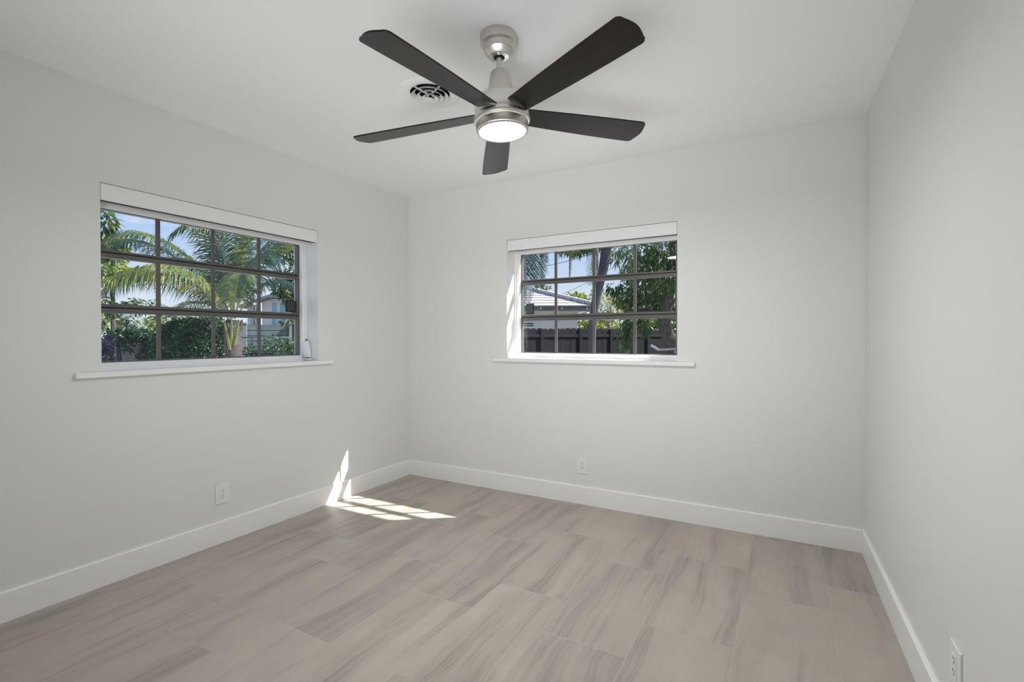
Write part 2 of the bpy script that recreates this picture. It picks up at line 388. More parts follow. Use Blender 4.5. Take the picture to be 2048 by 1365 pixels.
# crank operator at the right foot of the left window
op = empty('crank_operator', Vector((0, 0, 0))); op.parent = w1
def T1(a, d, z): return TLft(a, d, z) - i1
s = MB(); s.box(T1(-.998, .132, 1.050), T1(-.968, .062, 1.064)); s.build('operator_base', m_plastic, op, bevel=.003)
s = MB()
vs_ = []
for (z, d0, d1, a_0, a_1) in ((1.070, .112, .070, -1.000, -.972), (1.085, .118, .066, -1.003, -.972), (1.15, .122, .076, -1.004, -.974), (1.190, .120, .088, -1.000, -.977)):
    vs_ += [T1(a_0, d0, z), T1(a_1, d0, z), T1(a_1, d1, z), T1(a_0, d1, z)]
fs_ = [(0, 3, 2, 1), (12, 13, 14, 15)]
for i in range(3):
    for k in range(4): fs_.append((i * 4 + k, i * 4 + (k + 1) % 4, i * 4 + 4 + (k + 1) % 4, i * 4 + 4 + k))
s.add(vs_, fs_); s.build('crank_handle', m_plastic, op, smooth=True, bevel=.004)
s = MB(); s.tube([T1(-.986, .092, 1.060), T1(-.986, .092, 1.074)], .006, 10); s.tube([T1(-.986, .105, 1.186), T1(-.986, .103, 1.202)], .005, 10); s.build('crank_spindle', m_slot, op)
s = MB(); s.box(T1(-.982, .14, 1.505), T1(-.970, .118, 1.517)); s.tube([T1(-.978, .128, 1.488), T1(-.978, .128, 1.535)], .003, 8); s.build('sash_latch', m_plastic, w1)
# steel operator arm outside the glass of the back window
m_arm = mat('galvanised_arm', (.30, .32, .36), .45, metal=.4)
def T2(a, d, z): return TBck(a, d, z) - i2
ar = MB()
ar.obox(T2(2.115, .205, 1.112), Vector((.155, 0, .010)), Vector((0, .012, 0)), Vector((0, 0, .013)))
ar.obox(T2(2.062, .207, 1.143), Vector((.055, 0, -.032)), Vector((0, .014, 0)), Vector((.008, 0, .014)))
ar.obox(T2(2.235, .203, 1.094), Vector((.030, 0, .028)), Vector((0, .014, 0)), Vector((-.010, 0, .011)))
ar.build('operator_arm', m_arm, w2, bevel=.001)

# ------------------------------------------------------------------ roller blinds rolled up behind a flush fascia
def blind(T, a0, a1, label, e0, e1):
    root = empty('roller_blind', T((a0 + a1) / 2, .04, 1.93)); inv = root.location.copy()
    tag(root, label, 'roller blind')
    v = MB(); v.box(T(a0 + .003, .002, 1.889) - inv, T(a1 - .003, .014, WZ1 - .003) - inv); v.box(T(a0 + .003, .014, 1.960) - inv, T(a1 - .003, .100, WZ1 - .003) - inv)
    v.build('fascia', m_trim, root, bevel=.001)
    sl = MB(); sl.box(T(a0 + .004, .0145, 1.8895) - inv, T(a1 - .004, .043, 1.8925) - inv); sl.build('fascia_gap_shade', m_slot, root)  # dark strip that paints the shade in the gap under the fascia
    ro = MB(); ro.tube([T(a0 + .02, .060, 1.925) - inv, T(a1 - .02, .060, 1.925) - inv], .030, 20); ro.build('fabric_roll', m_blind, root, smooth=True)
    hb = MB(); hb.box(T(a0 + e0, .044, 1.8580) - inv, T(a1 - e1, .056, 1.8868) - inv); hb.build('hem_bar', m_blind, root, bevel=.003)
    return root
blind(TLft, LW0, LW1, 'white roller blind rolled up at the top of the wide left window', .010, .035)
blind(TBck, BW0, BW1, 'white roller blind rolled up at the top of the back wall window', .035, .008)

# ------------------------------------------------------------------ power outlets
def outlet(origin, ax, nrm, label, w_=.080, h_=.115):
    root = empty('power_outlet', origin); tag(root, label, 'power outlet', None)
    ax = Vector(ax); nrm = Vector(nrm); z = Vector((0, 0, 1))
    p = MB(); p.obox(-ax * w_ / 2 - z * h_ / 2, ax * w_, nrm * .006, z * h_); p.build('cover_plate', m_plastic, root, bevel=.0025)
    q_ = MB(); q_.obox(-ax * .0168 - z * .0335 + nrm * .006, ax * .0336, nrm * .0016, z * .067); rc = q_.build('receptacle', m_plastic, root, bevel=.001)
    s_ = MB()
    for zz in (.017, -.017):
        for a_ in (-.0063, .0063): s_.obox(ax * (a_ - .0011) + z * (zz + .001) + nrm * .0074, ax * .0022, nrm * .0006, z * .008)
        c = z * (zz - .006) + nrm * .0074
        vs2 = [c + (ax * math.cos(k * PI / 5) + z * math.sin(k * PI / 5)) * .0028 + nrm * .0006 for k in range(10)]
        s_.add(vs2, [tuple(range(10))]); s_.add(vs2, [tuple(range(10))[::-1]])
    s_.build('plug_slots', m_slot, rc)
    return root
outlet((0, -1.660, .2885), (0, 1, 0), (1, 0, 0), 'white duplex outlet low on the wall under the wide left window')
outlet((1.6265, 0, .279), (1, 0, 0), (0, -1, 0), 'white duplex outlet low on the back wall under its window')
nr = Vector((-1, -SK, 0)).normalized()
outlet((xr(-1.553), -1.553, .2835), (SK, -1, 0), nr, 'white outlet plate seen edge-on, low on the blank right wall', .088, .120)

# ------------------------------------------------------------------ ceiling air diffuser
vent = empty('air_vent', VENT); tag(vent, 'round white ceiling air vent with concentric rings behind the fan', 'air vent')
m_vent = mat('white_vent_enamel', (.82, .82, .81), .4); m_duct = mat('dark_duct', (.012, .012, .012), .8)
p = MB(); p.lathe([(VR, .004), (VR, -.002), (VR + .003, -.0028), (VR + .058, -.0018), (VR + .0605, 0)], 64); p.build('face_plate', m_ceil, vent, smooth=True)
p = MB(); p.lathe([(VR, .004), (VR - .004, .10), (.0001, .10)], 48); p.build('duct', m_duct, vent)
for (R_, z_, wd) in ((.0940, -.0175, .019), (.0690, -.0225, .018), (.0445, -.0285, .017)):
    p = MB(); p.lathe([(R_, z_), (R_ - wd, z_ + .017), (R_ - wd - .001, z_ + .0165), (R_ - .0022, z_ - .0002)], 64, close=True); p.build('vent_ring', m_vent, vent, smooth=True)
p = MB(); p.lathe([(.0001, -.035), (.014, -.035), (.0175, -.032), (.0165, -.027), (.0001, -.023)], 32); p.build('centre_button', m_vent, vent, smooth=True)
p = MB()
for k in range(4):
    a = k * PI / 2 + 1.25; d_ = Vector((math.cos(a), math.sin(a), 0)); n_ = Vector((-math.sin(a), math.cos(a), 0))
    p.obox(d_ * .012 - n_ * .0012 + Vector((0, 0, -.012)), d_ * .080 + Vector((0, 0, .012)), n_ * .0024, Vector((0, 0, .010)))
p.build('spoke', m_vent, vent)
p = MB(); p.tube([(0, 0, -.034), (0.001, 0, -.062), (0.001, .001, -.088)], [.0016, .0016, .0028], 8); p.build('damper_lever', m_vent, vent)

# ------------------------------------------------------------------ ceiling fan
fan = empty('ceiling_fan', (1.8919, -1.6268, H)); tag(fan, 'five-bladed ceiling fan with dark wood blades, nickel body and glowing round light', 'ceiling fan')
fan.rotation_euler = (0, -.0491, 0)
def lat(name, prof, m_, parent=fan, n=64):
    p_ = MB(); p_.lathe(prof, n); return p_.build(name, m_, parent, smooth=True)
lat('canopy', [(.0001, -.0005), (.0725, -.0005), (.0735, -.003), (.0735, -.032), (.0715, -.038), (.0650, -.041), (.0615, -.0425), (.0610, -.046), (.0610, -.064), (.0595, -.068), (.0440, -.0855), (.042, -.088), (.036, -.0885), (.035, -.087)], m_nickel)
lat('canopy_ring', [(.040, -.0875), (.039, -.0905), (.024, -.0925), (.0225, -.091), (.0225, -.080)], m_ring)
lat('canopy_hole', [(.0225, -.084), (.0135, -.084)], m_slot)
p = MB(); p.tube([(0, 0, -.05), (0, 0, -.18)], .0128, 24); p.build('downrod', m_nickel, fan, smooth=True)
lat('yoke_cover', [(.0128, -.1495), (.028, -.150), (.0355, -.1525), (.039, -.158), (.0495, -.215), (.0545, -.266), (.0545, -.268)], m_nickel)
lat('motor_housing', [(.050, -.2665), (.100, -.2675), (.107, -.2695), (.1100, -.274), (.1105, -.330), (.1095, -.3335), (.1095, -.337), (.1135, -.339), (.1150, -.343), (.1150, -.352), (.1135, -.3555), (.110, -.357), (.107, -.357)], m_nickel2)
lat('light_kit', [(.107, -.356), (.1048, -.3585), (.1056, -.361), (.1056, -.389), (.1040, -.394), (.1005, -.3975), (.0955, -.3985), (.0935, -.3965)], m_nickel)
p = MB(); p.lathe([(.0938, -.3955), (.088, -.3972), (.06, -.3985), (.03, -.3992), (.0001, -.3995)], 64); p.build('lamp_lens', m_lens, fan, smooth=True)
def blade_mesh():
    p_ = MB(); n_ = 24; top = []
    R0, R1 = .092, .6605
    for i in range(n_ + 1):
        t = i / n_
        x_ = R0 + (R1 - R0) * t
        lo = -(.046 + (.0623 - .046) * (1 - (1 - t) ** 1.6)); hi = .050 + (.075 - .050) * (1 - (1 - t) ** 1.6)
        top.append((x_, lo, hi))
    out = [(x_, lo) for x_, lo, hi in top[:-2]]
    # rounded, bowed tip
    lo, hi = top[-1][1], top[-1][2]
    cr_ = .022
    tip = []
    for k in range(7):
        a = -PI / 2 + (PI / 2) * k / 6; tip.append((R1 - cr_ - .004 + cr_ * math.cos(a), lo + cr_ + cr_ * math.sin(a)))
    for k in range(1, 6):
        s_ = lo + cr_ + (hi - lo - 2 * cr_) * k / 6; tip.append((R1 - .004 + .012 * math.sin(PI * k / 6), s_))
    for k in range(7):
        a = (PI / 2) * k / 6; tip.append((R1 - cr_ - .004 + cr_ * math.cos(a), hi - cr_ + cr_ * math.sin(a)))
    out += [q_ for q_ in tip if q_[0] > out[-1][0]]
    out += [(x_, hi) for x_, lo, hi in reversed(top[:-2])]
    m_ = len(out); h_ = .003
    p_.v = [(a, b_, -h_) for a, b_ in out] + [(a, b_, h_) for a, b_ in out]
    p_.f = [tuple(range(m_))[::-1], tuple(range(m_, 2 * m_))] + [(i, (i + 1) % m_, m_ + (i + 1) % m_, m_ + i) for i in range(m_)]
    return p_
b0 = blade_mesh().build('blade', m_blade, fan, bevel=.0015)
PITCH_B = -.197
for k in range(5):
    o = b0 if k == 0 else b0.copy()
    if k: col.objects.link(o); o.parent = fan
    a = -1.655 + k * 2 * PI / 5 + (-.0307, .0062, -.0012, .0356, -.0098)[k]
    o.matrix_local = Matrix.Translation((0, 0, -.3214)) @ Matrix.Rotation(a, 4, 'Z') @ Matrix.Rotation(PITCH_B, 4, 'X')

# ================================================================== outside
GZ = -.28
m_grass = mat('lawn_grass', (.085, .088, .050), .9, noise=.4, nscale=3)
mb = MB(); mb.box((-45, -12, GZ - .2), (30, 45, GZ)); struct(mb.build('ground', m_grass), 'shaded lawn of the garden')

m_bounce = mat('pale_bounce', (.62, .60, .56), .9, noise=.06, nscale=2)  # unseen slab, added to bounce sunlight through the windows onto the ceiling
mb = MB(); mb.box((-7.2, -12, GZ), (-TH, 6.2, GZ + .03)); mb.box((-TH, TH, GZ), (9, 3.2, GZ + .03)); struct(mb.build('bounce_slab', m_bounce), 'unseen pale slab added around the house to bounce sunlight indoors')

# --------------------------------------------------- leaves
def rnd_unit():
    while True:
        v = Vector((random.uniform(-1, 1), random.uniform(-1, 1), random.uniform(-1, 1)))
        if .05 < v.length < 1: return v.normalized()
def leaf(mb_, p, d, side, L_, w_, droop):
    """one pointed leaf, folded along its midrib and bent down"""
    d = d.normalized(); side = (side - d * side.dot(d)).normalized(); nn = side.cross(d)
    m1 = p + d * L_ * .45 + Vector((0, 0, -droop * L_ * .12)); tip = p + d * L_ + Vector((0, 0, -droop * L_ * .5))
    e1 = m1 + side * w_ / 2 + nn * w_ * .18; e2 = m1 - side * w_ / 2 + nn * w_ * .18
    mb_.add([p, e1, tip, e2, m1], [(0, 1, 4), (1, 2, 4), (2, 3, 4), (3, 0, 4)])
def clump(mb_, c, rad, n_, L_, w_, hang=.3, shell=.55):
    rx, ry, rz = rad if isinstance(rad, tuple) else (rad, rad, rad)
    for _ in range(n_):
        v = rnd_unit(); k = shell + (1 - shell) * random.random() if random.random() < .75 else random.random()
        p = c + Vector((v.x * rx, v.y * ry, v.z * rz)) * k
        d = (v + rnd_unit() * .8 + Vector((0, 0, -hang))).normalized()
        l_ = L_ * random.uniform(.6, 1.25)
        leaf(mb_, p, d, rnd_unit(), l_, w_ * random.uniform(.7, 1.2), hang)
def cat(P, n_=14):
    P = [Vector(p) for p in P]; out = []
    for i in range(len(P) - 1):
        p0 = P[max(i - 1, 0)]; p1 = P[i]; p2 = P[i + 1]; p3 = P[min(i + 2, len(P) - 1)]
        for k in range(n_):
            t = k / n_
            out.append(.5 * ((2 * p1) + (p2 - p0) * t + (2 * p0 - 5 * p1 + 4 * p2 - p3) * t * t + (3 * p1 - p0 - 3 * p2 + p3) * t ** 3))
    out.append(P[-1]); return out

m_mango = leaf_mat('mango_leaf', (.008, .036, .020), (.036, .090, .028), (.22, .23, .06), .35, 5)
m_yell = leaf_mat('yellow_green_leaf', (.04, .10, .02), (.14, .20, .03), (.38, .36, .05), .45)
m_hedge = leaf_mat('hedge_leaf', (.004, .024, .018), (.016, .060, .034), (.10, .20, .07), .25, 9)
m_pale = leaf_mat('pale_grey_leaf', (.14, .17, .12), (.28, .31, .24), (.50, .51, .46), .4)
m_far = leaf_mat('distant_leaf', (.05, .10, .04), (.12, .18, .07), (.26, .30, .12), .35)
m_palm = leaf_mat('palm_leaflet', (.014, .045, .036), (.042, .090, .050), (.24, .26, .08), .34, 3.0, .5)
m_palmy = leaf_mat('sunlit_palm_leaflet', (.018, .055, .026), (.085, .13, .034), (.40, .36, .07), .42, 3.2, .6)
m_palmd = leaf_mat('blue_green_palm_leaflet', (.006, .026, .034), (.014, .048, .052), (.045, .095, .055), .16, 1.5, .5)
m_dry = leaf_mat('dry_palm_leaflet', (.03, .014, .014), (.085, .042, .040), (.20, .12, .11), .2)
m_rachis = mat('palm_stalk', (.12, .14, .035), .5, noise=.2)
m_bark = mat('palm_bark', (.055, .047, .045), .9, noise=.55, nscale=16, bump=1, bscale=30, stretch=(1, 1, 2.5))
m_bark2 = mat('rough_grey_bark', (.050, .045, .040), .95, noise=.6, nscale=22, bump=1, bscale=40, stretch=(1, 1, .5))
m_bark3 = mat('blue_grey_palm_bark', (.022, .028, .042), .9, noise=.35, nscale=12, bump=.8, bscale=30, stretch=(1, 1, 3))
m_twig = mat('pale_twig', (.28, .24, .20), .9)

def frond(parent, pts, m_, LL, sag=.55, step=.019, w_=.017, fold=.25, stalk=.14, rad=.012, name='frond'):
    c = cat(pts, 12); ln = sum((c[i + 1] - c[i]).length for i in range(len(c) - 1))
    mb_ = MB(); mi = []
    mb_.tube(c, [rad * (1 - .85 * i / (len(c) - 1)) for i in range(len(c))], 6); mi += [1] * len(mb_.f)
    acc = 0; nxt = ln * stalk
    for i in range(len(c) - 1):
        seg = (c[i + 1] - c[i]); sl = seg.length; t = seg.normalized()
        while nxt < acc + sl:
            p_ = c[i] + t * (nxt - acc); u_ = nxt / ln
            sd = t.cross(Vector((0, 0, 1)))
            if sd.length < .15: sd = t.cross(Vector((.6, .8, 0)))
            sd.normalize(); nn = sd.cross(t)
            l_ = LL * (math.sin(PI * min(1, (u_ - stalk * .6) / (1.02 - stalk * .6)) ** .8) * .75 + .25) * random.uniform(.85, 1.12)
            for sg in (-1, 1):
                d1 = (sd * sg * .9 + t * (.45 + .5 * u_) + nn * fold + rnd_unit() * .08).normalized()
                d2 = (d1 + Vector((0, 0, -sag)) + rnd_unit() * .10).normalized()
                d3 = (d2 + Vector((0, 0, -sag * 1.3)) + rnd_unit() * .12).normalized()
                q0 = p_; q1 = q0 + d1 * l_ * .3; q2 = q1 + d2 * l_ * .38; q3 = q2 + d3 * l_ * .32
                wv = (t * .9 + nn * .3 * sg).normalized() * w_ / 2
                k0 = len(mb_.f)
                mb_.add([q0 - wv * .4, q0 + wv * .4, q1 + wv, q1 - wv, q2 + wv * .8, q2 - wv * .8, q3], [(0, 1, 2, 3), (3, 2, 4, 5), (5, 4, 6)])
                mi += [0] * (len(mb_.f) - k0)
            nxt += step
        acc += sl
    return mb_.build(name, [m_, m_rachis], parent, mi=mi)

# --------------------------------------------------- coconut palm outside the left window
d0 = 8.2
crown = W(466, 628, d0); foot = W(471, 800, d0); foot.z = GZ
pl = empty('coconut_palm', foot); tag(pl, 'young coconut palm with arching feathery fronds, centred in the left window view', 'palm tree')
def rel(root, P): return [Vector(p) - root.location for p in P]
tr = [foot, foot.lerp(W(468, 715, d0), .55), W(468, 715, d0), W(466, 680, d0), W(466, 655, d0), W(467, 640, d0)]
p = MB(); p.tube(rel(pl, cat(tr, 5)), [.17] * 6 + [.135] * 10 + [.125] * 5 + [.09] * 5, 14); p.build('trunk', m_bark, pl, smooth=True)
# old leaf bases around the trunk head
p = MB()
for k in range(26):
    a = k * 2.4; z_ = .52 * k / 26 - .06
    b_ = W(466, 712, d0) + Vector((math.cos(a) * .095, math.sin(a) * .095, z_)); e_ = b_ + Vector((math.cos(a) * random.uniform(.01, .05), math.sin(a) * random.uniform(.01, .05), random.uniform(.10, .20)))
    p.tube(rel(pl, [b_, b_.lerp(e_, .5) + Vector((0, 0, .05)), e_]), [.045, .03, .008], 5)
p.build('leaf_bases', m_bark, pl, smooth=True)
def PF(pix, m_, LL=.62, **k): frond(pl, rel(pl, [W(*q_) for q_ in pix]), m_, LL, **k)
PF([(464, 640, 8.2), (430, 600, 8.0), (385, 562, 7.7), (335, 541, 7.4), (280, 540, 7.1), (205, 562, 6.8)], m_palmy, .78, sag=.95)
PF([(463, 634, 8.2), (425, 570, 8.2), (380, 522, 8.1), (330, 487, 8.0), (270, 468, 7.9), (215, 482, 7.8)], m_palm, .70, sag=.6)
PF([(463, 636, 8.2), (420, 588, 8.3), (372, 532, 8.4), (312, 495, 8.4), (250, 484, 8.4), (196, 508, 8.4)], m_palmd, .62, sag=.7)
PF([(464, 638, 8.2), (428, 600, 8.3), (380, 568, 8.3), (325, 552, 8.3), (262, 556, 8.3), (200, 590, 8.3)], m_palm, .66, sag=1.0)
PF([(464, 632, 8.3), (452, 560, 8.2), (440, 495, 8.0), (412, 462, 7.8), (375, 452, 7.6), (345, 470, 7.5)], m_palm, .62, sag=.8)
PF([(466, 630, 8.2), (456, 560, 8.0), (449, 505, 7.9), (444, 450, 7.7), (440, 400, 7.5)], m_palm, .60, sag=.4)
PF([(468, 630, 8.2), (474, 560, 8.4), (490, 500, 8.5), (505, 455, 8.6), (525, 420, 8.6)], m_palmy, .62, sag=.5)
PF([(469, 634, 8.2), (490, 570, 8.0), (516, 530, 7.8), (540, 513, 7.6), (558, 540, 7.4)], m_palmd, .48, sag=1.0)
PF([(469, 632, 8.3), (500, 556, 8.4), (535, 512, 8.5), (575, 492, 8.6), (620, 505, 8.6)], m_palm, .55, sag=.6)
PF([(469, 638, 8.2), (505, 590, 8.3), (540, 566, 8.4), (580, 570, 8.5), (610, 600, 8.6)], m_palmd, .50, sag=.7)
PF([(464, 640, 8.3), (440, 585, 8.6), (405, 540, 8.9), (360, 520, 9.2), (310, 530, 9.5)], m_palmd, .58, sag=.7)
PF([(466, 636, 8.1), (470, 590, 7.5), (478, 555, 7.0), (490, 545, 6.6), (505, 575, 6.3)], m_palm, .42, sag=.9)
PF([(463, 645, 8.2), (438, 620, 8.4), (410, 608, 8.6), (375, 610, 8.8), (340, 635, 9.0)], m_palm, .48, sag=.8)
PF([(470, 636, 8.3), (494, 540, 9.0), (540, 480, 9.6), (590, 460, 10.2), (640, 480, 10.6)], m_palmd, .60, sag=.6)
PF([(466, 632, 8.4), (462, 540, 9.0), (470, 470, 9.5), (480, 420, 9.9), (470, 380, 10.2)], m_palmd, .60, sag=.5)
for (a_, b_) in (((460, 700, 8.05), (448, 640, 7.95)), ((463, 690, 8.0), (463, 632, 7.9)), ((470, 690, 8.0), (478, 640, 8.0))):
    p = MB(); p.tube(rel(pl, [W(*a_), W(*b_)]), [.024, .012], 6); p.build('leaf_stalk', m_rachis, pl, smooth=True)

# --------------------------------------------------- broadleaf trees and shrubs
def tree(name, label, catg, clumps, m_, L_, w_, trunk=None, m_b=None, hang=.3, foot_px=None, group=None, part='crown'):
    c0 = W(*clumps[0][:3]); foot = Vector((c0.x, c0.y, GZ))
    if trunk: foot = Vector(trunk[0][0])
    root = empty(name, foot); tag(root, label, catg, group)
    mb_ = MB()
    for (px, py, d, rad, n_) in clumps:
        clump(mb_, W(px, py, d) - foot, rad, n_, L_, w_, hang)
    mb_.build(part, m_, root)
    t_ = MB()
    if trunk:
        for br in [trunk] if not isinstance(trunk[0], list) else trunk:
            P = [Vector(q_[0]) for q_ in br]; R_ = [q_[1] for q_ in br]
            c = cat(P, 6); rs = []
            for i in range(len(c)):
                t = i / 6; k = min(int(t), len(R_) - 2); rs.append(R_[k] + (R_[k + 1] - R_[k]) * min(1, t - k))
            t_.tube([q_ - foot for q_ in c], rs, 10)
    else:
        t_.tube([(0, 0, 0), (.05, .02, (c0.z - GZ) * .5), (0, 0, c0.z - GZ)], [.07, .055, .03], 8)
    t_.build('trunk', m_b or m_bark2, root, smooth=True)
    return root

# left window: mango branch on the edge, yellow tree behind the palm, far trees, hedge, ficus, shrubs
tree('mango_tree', 'leafy tree at the left edge of the left window view', 'tree', [(207, 440, 9.5, (.22, .22, .30), 260), (218, 500, 9.6, (.16, .16, .22), 120), (206, 612, 9.8, (.30, .30, .20), 150), (150, 520, 9.6, (.45, .5, .8), 500), (285, 610, 10.2, (.65, .3, .12), 170)], m_mango, .14, .05, hang=.7, trunk=[(Vector((W(120, 700, 9.6).x, W(120, 700, 9.6).y, GZ)), .12), (W(125, 560, 9.6), .09), (W(140, 480, 9.6), .05)])
tree('yellow_leaf_tree', 'yellow-green tree behind the left end of the palm fronds', 'tree', [(222, 492, 13.5, (.40, .4, .26), 420), (250, 548, 13.4, (.75, .5, .16), 460), (215, 520, 13.2, (.35, .5, .45), 380), (300, 552, 13.8, (.45, .4, .12), 160)], m_yell, .13, .06, hang=.4)
tree('distant_tree', 'pale green far tree above the low garden wall', 'tree', [(215, 645, 20, (.75, .6, .40), 420), (330, 648, 21, (.8, .6, .45), 420), (290, 655, 20, (.6, .6, .35), 300), (400, 640, 21, (.9, .6, .5), 420)], m_far, .19, .10)
sp_ = W(254, 668, 15); fp = Vector((sp_.x, sp_.y, GZ))
fpalm = empty('fan_palm', fp); tag(fpalm, 'small blue-green palm above the low garden wall, far behind', 'palm tree')
p = MB(); p.tube(rel(fpalm, [fp, W(255, 640, 15)]), [.07, .05], 8); p.build('trunk', m_bark3, fpalm, smooth=True)
for (ax_, ay_) in ((225, 655), (235, 632), (255, 618), (278, 636), (284, 662), (262, 665), (243, 660)):
    frond(fpalm, rel(fpalm, [W(255, 640, 15), W((255 + ax_) / 2, (640 + ay_) / 2 - 6, 15), W(ax_, ay_, 15)]), m_palmd, .22, sag=.5, step=.05, w_=.03, rad=.008)
hd = tree('hedge', 'dense dark green hedge left of the palm trunk', 'hedge', [(345, 690, 9.0, (.33, .35, .42), 2000), (385, 685, 8.9, (.36, .35, .45), 2200), (425, 690, 9.0, (.34, .35, .45), 2000), (365, 660, 9.2, (.40, .3, .22), 1100), (420, 655, 9.2, (.35, .3, .24), 1100), (450, 700, 9.0, (.22, .25, .35), 900), (400, 730, 8.9, (.6, .4, .4), 900)], m_hedge, .066, .036, part='foliage')
tree('ivy_vine', 'straggly green vine sprawling over the grey garden wall', 'vine', [(235, 672, 9.6, (.35, .15, .10), 240), (275, 668, 9.6, (.35, .15, .12), 320), (300, 690, 9.55, (.18, .12, .22), 200), (255, 690, 9.5, (.10, .08, .16), 70), (290, 715, 9.5, (.20, .12, .12), 120), (330, 668, 9.5, (.2, .15, .15), 200)], m_hedge, .09, .05, part='foliage')
m_purple = leaf_mat('purple_leaf', (.012, .014, .045), (.028, .030, .085), (.075, .05, .10), .2, 8)
tree('purple_shrub', 'bluish purple shrub at the lower left corner of the left window', 'shrub', [(214, 690, 8.8, (.12, .12, .20), 260), (210, 720, 8.8, (.14, .12, .2), 220)], m_purple, .07, .04, part='foliage')
tree('ficus_tree', 'bushy green tree at the right edge of the left window view', 'tree', [(585, 560, 9.4, (.30, .3, .30), 520), (565, 575, 9.2, (.16, .2, .18), 220), (590, 500, 9.8, (.35, .35, .30), 420), (592, 600, 9.3, (.22, .2, .12), 200), (555, 505, 10.2, (.3, .3, .25), 220), (640, 540, 9.6, (.5, .5, .6), 400), (578, 642, 9.3, (.22, .1, .04), 40)], m_mango, .095, .05)
for k, (px, py, n_, rz, lb) in enumerate(((502, 706, 170, .13, 'low green shrub just right of the palm trunk'), (546, 694, 210, .20, 'tall pointed shrub in front of the slatted fence'), (586, 694, 230, .16, 'bright-leaved shrub by the right fence post'), (527, 712, 130, .10, 'small low shrub between the two fence shrubs'))):
    tree('garden_shrub', lb, 'shrub', [(px, py, 8.4, (.15, .15, rz), n_), (px, py + 22, 8.4, (.2, .18, .12), n_ // 2)], (m_hedge, m_hedge, m_mango, m_hedge)[k], .065, .04, group='shrubs along the slatted fence', part='foliage')

# low masonry wall at the far left
m_block = mat('mauve_block_wall', (.27, .25, .27), .9, noise=.2, nscale=3, bump=.4, bscale=30)
a_, b_ = W(150, 720, 10.2), W(345, 720, 9.4); dv = (b_ - a_); dv.z = 0
mb = MB(); mb.obox(Vector((a_.x, a_.y, GZ)), dv, Vector((-dv.y, dv.x, 0)).normalized() * .15, Vector((0, 0, 1.17 - GZ)))
mb.obox(Vector((a_.x, a_.y, 1.17)) + Vector((dv.y, -dv.x, 0)).normalized() * .02, dv, Vector((-dv.y, dv.x, 0)).normalized() * .19, Vector((0, 0, .04)))
tag(mb.build('garden_wall', m_block), 'low grey block wall under the vine at lower left', 'garden wall')

# slatted concrete fence right of the palm
m_fence = mat('grey_fence_panel', (.115, .145, .15), .9, spec=.2, noise=.12, nscale=2)
m_post = mat('grey_fence_post', (.17, .20, .215), .9, spec=.2)
f0, f1 = W(440, 690, 10.0), W(640, 690, 10.7); f0.z = f1.z = GZ; fd = (f1 - f0).normalized(); fn = Vector((-fd.y, fd.x, 0))
if fn.dot(CAM - f0) < 0: fn = -fn
fence = empty('slatted_fence', f0); tag(fence, 'grey horizontal slat fence with square posts right of the palm', 'fence')
FT = 1.445
p = MB(); ln = (f1 - f0).length; k = 0; z_ = 0.0
while z_ < FT - GZ - .05:
    h_ = .098
    p.obox(Vector((0, 0, z_)), fd * ln, fn * .03, Vector((0, 0, h_))); p.obox(Vector((0, 0, z_ + h_)) - fn * .0, fd * ln, fn * .008, Vector((0, 0, .012)))
    z_ += .11
p.build('slat_panel', m_fence, fence)
for px in (491, 583, 450):
    q_ = W(px, 690, 10.3); t = (q_ - f0).dot(fd)
    p = MB(); p.obox(fd * (t - .05) - fn * .05, fd * .10, fn * .16, Vector((0, 0, FT - GZ + .05))); p.obox(fd * (t - .06) - fn * .06 + Vector((0, 0, FT - GZ + .05)), fd * .12, fn * .18, Vector((0, 0, .03))); p.build('fence_post', m_post, fence)
# chain link rail in front of it
m_rail = mat('galvanised_rail', (.16, .22, .28), .5, metal=.3)
q0, q1 = W(425, 676, 9.2), W(640, 675, 9.6); gz = Vector((q0.x, q0.y, GZ))
cl = empty('chain_link_fence', gz); tag(cl, 'thin wire mesh fence with a top rail in front of the slatted fence', 'fence')
p = MB(); p.tube([q0 - gz, q1 - gz], .014, 8); p.build('top_rail', m_rail, cl)
for t in (.0, .36, .93):
    c = q0.lerp(q1, t); p = MB(); p.tube([Vector((c.x, c.y, GZ)) - gz, c - gz], .018, 8); p.build('line_post', m_rail, cl)
p = MB(); n_ = 70
for k in range(n_):
    for s_ in (-1, 1):
        x0 = k / n_; x1 = x0 + s_ * .62
        if 0 <= x1 <= 1:
            a_ = q0.lerp(q1, x0); b_ = q0.lerp(q1, x1); b_ = Vector((b_.x, b_.y, GZ)); p.tube([a_ - gz, b_ - gz], .0011, 3, False)
p.build('wire_mesh', m_rail, cl)

# --------------------------------------------------- houses
m_hwall = mat('white_house_wall', (.82, .765, .80), .85, noise=.03)
m_trimh = mat('house_trim', (.74, .77, .80), .7)
m_fascia = mat('grey_fascia', (.15, .14, .145), .7)
m_roof = mat('white_roof_tile', (.40, .385, .38), .85, noise=.12, nscale=6)
m_roofgrey = mat('grey_shingle', (.30, .30, .32), .9, noise=.2, nscale=8)
m_hglass = mat('pale_blue_pane', (.20, .42, .52), .15)
m_hdark = mat('dark_recess', (.03, .05, .07), .6)
